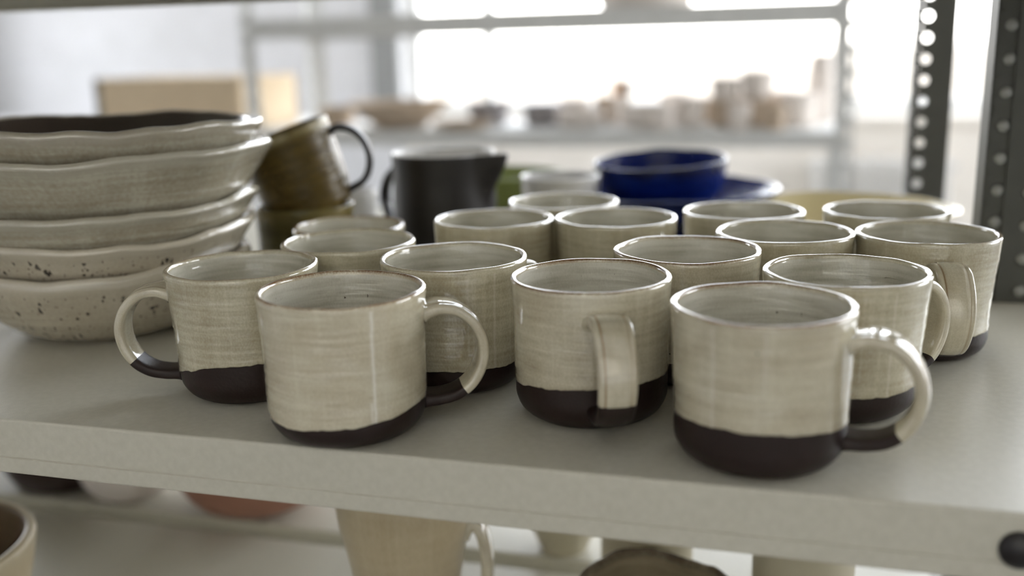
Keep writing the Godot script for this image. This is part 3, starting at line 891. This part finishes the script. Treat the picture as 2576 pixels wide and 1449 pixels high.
func middle_pots() -> void:
	# two olive mugs, one tilted inside the other
	var lo := simple("olive_mug", "dark olive green mug under the tilted brown one, right of the bowls", "mug", Vector3(-0.4005, 0.0, -0.7580), [Vector2(0.030, 0.0), Vector2(0.037, 0.004), Vector2(0.0395, 0.015), Vector2(0.0405, 0.04), Vector2(0.042, 0.0665)], 0.0035, M.olive_dark)
	loop_handle(lo, [Vector2(0.039, 0.055), Vector2(0.05, 0.057), Vector2(0.063, 0.05), Vector2(0.068, 0.036), Vector2(0.062, 0.022), Vector2(0.05, 0.015), Vector2(0.038, 0.016)], 0.014, 0.006, M.olive_dark, PI * 0.75)
	var up := simple("olive_mug", "ribbed brown olive mug lying tilted on the green mug, handle up at the right", "mug", Vector3(-0.3905, 0.0600, -0.7590), [Vector2(0.026, 0.0), Vector2(0.033, 0.003), Vector2(0.0362, 0.012), Vector2(0.0385, 0.036), Vector2(0.0400, 0.0715)], 0.0035, M.olive)
	up.rotation = Vector3(0.06, 0.28, deg_to_rad(19.0))
	loop_handle(up, [Vector2(0.037, 0.0590), Vector2(0.046, 0.0605), Vector2(0.057, 0.0535), Vector2(0.0625, 0.039), Vector2(0.059, 0.023), Vector2(0.049, 0.012), Vector2(0.034, 0.009)], 0.012, 0.0056, M.black, 0.0)
	# dark jug with a spout
	var j := thing("jug", "matte black jug with pale inside and a small spout at the right", "jug", Vector3(-0.3165, 0.0, -0.8770), -0.28)
	var spout := func(a: float, r: float, y: float) -> Vector2:
		var da := wrapf(a, -PI, PI)
		var g := exp(-pow(da / 0.17, 2.0)) * pow(smoothstep(0.040, 0.100, y), 1.3)
		return Vector2(r + 0.0225 * g * (1.0 if r > 0.02 else 0.0), y + 0.001 * g * smoothstep(0.085, 0.1, y))
	var pts := curve([Vector2(0.043, 0.0), Vector2(0.0475, 0.003), Vector2(0.049, 0.012), Vector2(0.0485, 0.05), Vector2(0.0475, 0.075), Vector2(0.0485, 0.098)], 8)
	var prof := [Vector2(0, 0.001), Vector2(0.038, 0.001), Vector2(0.040, 0.0)]
	prof.append_array(pts)
	prof.append(Vector2(0.0481, 0.0993))
	part("body", lathe(prof, 128, spout), M.black, j)
	var inner := [Vector2(0.0481, 0.0993), Vector2(0.0472, 0.1), Vector2(0.0458, 0.0993)]
	for i in range(pts.size() - 1, 0, -1):
		if pts[i].y > 0.008:
			inner.append(pts[i] - Vector2(0.0032, 0.0))
	inner.append_array([Vector2(0.03, 0.006), Vector2(0, 0.006)])
	part("pale_inside", lathe(inner, 128, spout), M.white_glaze, j).set_meta("label", "pale glazed inside and lip")
	loop_handle(j, [Vector2(0.046, 0.084), Vector2(0.054, 0.083), Vector2(0.066, 0.073), Vector2(0.072, 0.056), Vector2(0.068, 0.038), Vector2(0.058, 0.025), Vector2(0.046, 0.022)], 0.014, 0.006, M.black_gloss, PI)
	# white cups beside and behind it
	simple("white_cup", "glossy white cup right of the dark jug, behind the farthest mug", "cup", Vector3(-0.2265, 0.0, -0.9700), [Vector2(0.026, 0.0), Vector2(0.032, 0.004), Vector2(0.036, 0.02), Vector2(0.040, 0.066)], 0.0035, M.white_glaze)
	simple("white_cup", "small white cup between the green mug and the dark jug's handle", "cup", Vector3(-0.4400, 0.0, -0.9400), [Vector2(0.016, 0.0), Vector2(0.021, 0.004), Vector2(0.0235, 0.02), Vector2(0.025, 0.052)], 0.003, M.white_glaze)
	simple("green_dish", "small green dish behind the dark jug's spout", "dish", Vector3(-0.3150, 0.0, -1.0800), [Vector2(0.03, 0.0), Vector2(0.038, 0.006), Vector2(0.058, 0.036), Vector2(0.066, 0.054)], 0.004, M.green)
	# blue bowl on a blue plate
	simple("blue_plate", "dark blue plate under the blue bowl", "plate", Vector3(-0.1300, 0.0, -1.0420), [Vector2(0.05, 0.0), Vector2(0.055, 0.006), Vector2(0.060, 0.010), Vector2(0.085, 0.022), Vector2(0.108, 0.038), Vector2(0.116, 0.046)], 0.005, M.blue, "", wavy(71, 0.008, 0.002, 0.046), 96)
	var bb := simple("blue_bowl", "deep cobalt blue glazed bowl standing on the blue plate", "bowl", Vector3(-0.1340, 0.0075, -1.0400), [Vector2(0.030, 0.0), Vector2(0.036, 0.004), Vector2(0.052, 0.018), Vector2(0.064, 0.040), Vector2(0.069, 0.068)], 0.0029, M.blue, "", wavy(72, 0.006, 0.001, 0.07), 96)
	bb.rotation = Vector3(0.05, 0.0, 0.03)
	simple("yellow_plate", "pale yellow plate behind the back row of mugs, by the post with holes", "plate", Vector3(0.0460, 0.0, -0.9550), [Vector2(0.045, 0.0), Vector2(0.050, 0.008), Vector2(0.070, 0.024), Vector2(0.090, 0.038), Vector2(0.097, 0.042)], 0.004, M.yellow, "", wavy(73, 0.01, 0.002, 0.045), 96)

func lower_pots() -> void:
	var L := -0.267
	var v := simple("pitcher", "tall beige pitcher with a handle on the shelf below, under the left front mug", "pitcher", Vector3(-0.2560, L, -0.6000), [Vector2(0.027, 0.0), Vector2(0.031, 0.004), Vector2(0.034, 0.06), Vector2(0.041, 0.11), Vector2(0.0475, 0.145), Vector2(0.049, 0.185)], 0.004, M.cream_glaze)
	loop_handle(v, [Vector2(0.042, 0.130), Vector2(0.050, 0.137), Vector2(0.0560, 0.128), Vector2(0.0585, 0.106), Vector2(0.0560, 0.078), Vector2(0.048, 0.060), Vector2(0.034, 0.055)], 0.016, 0.0085, M.handle, 0.12)
	simple("tapered_cup", "small beige cup tapering to a narrow foot on the lower shelf", "cup", Vector3(-0.1960, L, -0.8360), [Vector2(0.021, 0.0), Vector2(0.0225, 0.003), Vector2(0.028, 0.016), Vector2(0.037, 0.04), Vector2(0.044, 0.08)], 0.004, M.stone)
	simple("beige_jar", "beige straight-sided jar on the lower shelf behind the dark-rimmed bowl", "jar", Vector3(-0.1010, L, -0.7150), [Vector2(0.032, 0.0), Vector2(0.0355, 0.004), Vector2(0.0358, 0.05), Vector2(0.0358, 0.13)], 0.004, M.stone)
	simple("beige_jar", "beige straight-sided jar on the lower shelf at the right, under the nearest mug", "jar", Vector3(0.0160, L, -0.6600), [Vector2(0.032, 0.0), Vector2(0.0345, 0.004), Vector2(0.0345, 0.05), Vector2(0.0345, 0.14)], 0.004, M.stone)
	simple("taupe_bowl", "taupe bowl with a dark wavy rim on the lower shelf, right of the beige pitcher", "bowl", Vector3(-0.0790, L, -0.6000), [Vector2(0.030, 0.0), Vector2(0.038, 0.004), Vector2(0.049, 0.03), Vector2(0.0515, 0.07), Vector2(0.0525, 0.105)], 0.003, M.taupe, "", wavy(75, 0.03, 0.004, 0.1), 96)
	simple("terracotta_bowl", "reddish terracotta bowl on the lower shelf, left of the beige pitcher", "bowl", Vector3(-0.5280, L, -0.8560), [Vector2(0.038, 0.0), Vector2(0.046, 0.004), Vector2(0.066, 0.016), Vector2(0.079, 0.034), Vector2(0.083, 0.055)], 0.005, M.terracotta)
	simple("brown_bowl", "dark brown bowl in the shade of the lower shelf at the left", "bowl", Vector3(-0.7780, L, -0.8750), [Vector2(0.052, 0.0), Vector2(0.060, 0.004), Vector2(0.072, 0.03), Vector2(0.076, 0.07)], 0.005, M.brown)
	simple("pale_bowl", "pale bowl on the lower shelf between the brown and the terracotta bowls", "bowl", Vector3(-0.6850, L, -0.8550), [Vector2(0.034, 0.0), Vector2(0.04, 0.004), Vector2(0.052, 0.024), Vector2(0.058, 0.06)], 0.004, M.bisque)
	simple("cream_bowl", "cream bowl with a thick rim and brown inside, cut off at the lower left", "bowl", Vector3(-0.6240, L, -0.5270), [Vector2(0.042, 0.0), Vector2(0.049, 0.005), Vector2(0.066, 0.035), Vector2(0.078, 0.07), Vector2(0.085, 0.104)], 0.009, M.cream_glaze)

func far_pots() -> void:
	var g := "unglazed pots on the far rack"
	var z := -2.42
	var cup := func(label: String, x: float, y: float, r: float, h: float, mat: Material, dz := 0.0) -> void:
		simple("clay_cup", label, "cup", Vector3(x, y, z + dz), [Vector2(r * 0.72, 0.0), Vector2(r * 0.86, h * 0.05), Vector2(r * 0.95, h * 0.3), Vector2(r, h - 0.004)], 0.006, mat, g, null, 40)
	simple("clay_bowl", "wide brownish bowl on the far rack above the olive mugs' handle", "bowl", Vector3(-0.986, 0.0, z), [Vector2(0.055, 0.0), Vector2(0.066, 0.006), Vector2(0.100, 0.032), Vector2(0.132, 0.063)], 0.007, M.bisque_tan, g)
	simple("clay_bowl", "small brown bowl at the left end of the far rack", "bowl", Vector3(-1.190, 0.0, z - 0.06), [Vector2(0.03, 0.0), Vector2(0.036, 0.004), Vector2(0.046, 0.03), Vector2(0.05, 0.048)], 0.005, M.bisque_tan, g)
	simple("clay_plate", "brownish plate at the bottom of the small pile on the far rack", "plate", Vector3(-0.795, 0.0, z + 0.07), [Vector2(0.045, 0.0), Vector2(0.052, 0.004), Vector2(0.072, 0.014), Vector2(0.078, 0.018)], 0.005, M.bisque_tan, g)
	simple("clay_plate", "grey dish on the far rack behind the brownish plate", "dish", Vector3(-0.775, 0.0, z - 0.09), [Vector2(0.04, 0.0), Vector2(0.046, 0.006), Vector2(0.052, 0.03), Vector2(0.056, 0.056)], 0.005, M.bisque_grey, g)
	simple("clay_plate", "grey dish on the far rack above the black jug", "dish", Vector3(-0.625, 0.0, z - 0.06), [Vector2(0.036, 0.0), Vector2(0.042, 0.006), Vector2(0.046, 0.03), Vector2(0.05, 0.052)], 0.005, M.bisque_grey, g)
	cup.call("low unglazed cup, leftmost of the cups on the far rack", -0.514, 0.0, 0.058, 0.043, M.bisque)
	cup.call("unglazed cup in front of the two little bottles on the far rack", -0.345, 0.0, 0.052, 0.056, M.bisque, 0.02)
	for k in 2:
		var o := thing("small_bottle", ["small bottle with an orange cap on the far rack", "small bottle with a grey cap on the far rack"][k], "bottle", Vector3([-0.437, -0.408][k], 0.0, z - 0.08 + 0.03 * k), 0.0, "small bottles on the far rack")
		part("body", lathe(vessel_profile([Vector2(0.012, 0.0), Vector2(0.015, 0.003), Vector2(0.015, 0.05), Vector2(0.010, 0.066), Vector2(0.008, 0.078)], 0.003, 0.003), 24), M.bisque, o)
		part("cap", lathe([Vector2(0, 0.074), Vector2(0.011, 0.074), Vector2(0.013, 0.08), Vector2(0.013, 0.1), Vector2(0.009, 0.107), Vector2(0, 0.108)], 24), [M.orange, M.bisque_grey][k], o)
	cup.call("unglazed cup left of the stacked pairs on the far rack", -0.247, 0.0, 0.039, 0.069, M.bisque)
	cup.call("lower cup of the left stacked pair on the far rack", -0.1665, 0.0, 0.034, 0.062, M.bisque_tan)
	cup.call("upper cup of the left stacked pair on the far rack", -0.1665, 0.0621, 0.035, 0.052, M.bisque)
	cup.call("lower cup of the right stacked pair on the far rack", -0.0935, 0.0, 0.036, 0.066, M.bisque_tan)
	cup.call("topmost cup on the far rack, tan, on the right stacked pair", -0.0935, 0.0661, 0.038, 0.062, M.bisque)
	cup.call("pale cup standing in the front row of the far rack", -0.128, 0.0, 0.026, 0.062, M.bisque, 0.10)
	cup.call("unglazed cup right of the stacked pairs on the far rack", -0.002, 0.0, 0.044, 0.077, M.bisque)
	var who := ["pale rear cup behind the low leftmost cup of the far rack", "tan rear cup just left of the two little bottles on the far rack", "pale rear cup right of the two little bottles on the far rack", "tan rear cup showing just left of the left stacked pair", "pale rear cup showing between the two stacked pairs of cups", "tan rear cup showing just right of the right stacked pair"]
	var xs := [-0.560, -0.465, -0.300, -0.215, -0.130, -0.048]
	for k in xs.size():
		simple("clay_cup", who[k], "cup", Vector3(xs[k], 0.0, z - 0.14), [Vector2(0.028, 0.0), Vector2(0.034, 0.003), Vector2(0.038, 0.02), Vector2(0.040, 0.058 + 0.006 * (k % 3))], 0.005, M.bisque if k % 2 == 0 else M.bisque_tan, "rear row of cups on the far rack", null, 32)
	cup.call("small unglazed cup in front of the gap left of the stacked pairs", -0.298, 0.0, 0.024, 0.058, M.bisque, 0.1)
	cup.call("small unglazed cup at the front corner of the far rack, right end", -0.050, 0.0, 0.024, 0.055, M.bisque_tan, 0.1)
	simple("clay_vase", "tall pale vase at the right end of the far rack", "vase", Vector3(0.048, 0.0, -2.54), [Vector2(0.022, 0.0), Vector2(0.027, 0.004), Vector2(0.030, 0.06), Vector2(0.028, 0.12), Vector2(0.022, 0.16)], 0.004, M.bisque, g)
	# on the far rack's upper board
	simple("grey_basin", "shallow grey basin on the upper board of the far rack", "basin", Vector3(-0.355, 0.275, z), [Vector2(0.09, 0.0), Vector2(0.105, 0.006), Vector2(0.125, 0.04), Vector2(0.132, 0.08)], 0.007, M.bisque, g)

func _ready() -> void:
	set_view()
	make_materials()
	room()
	shelving()
	mugs()
	bowl_stack()
	middle_pots()
	lower_pots()
	far_pots()
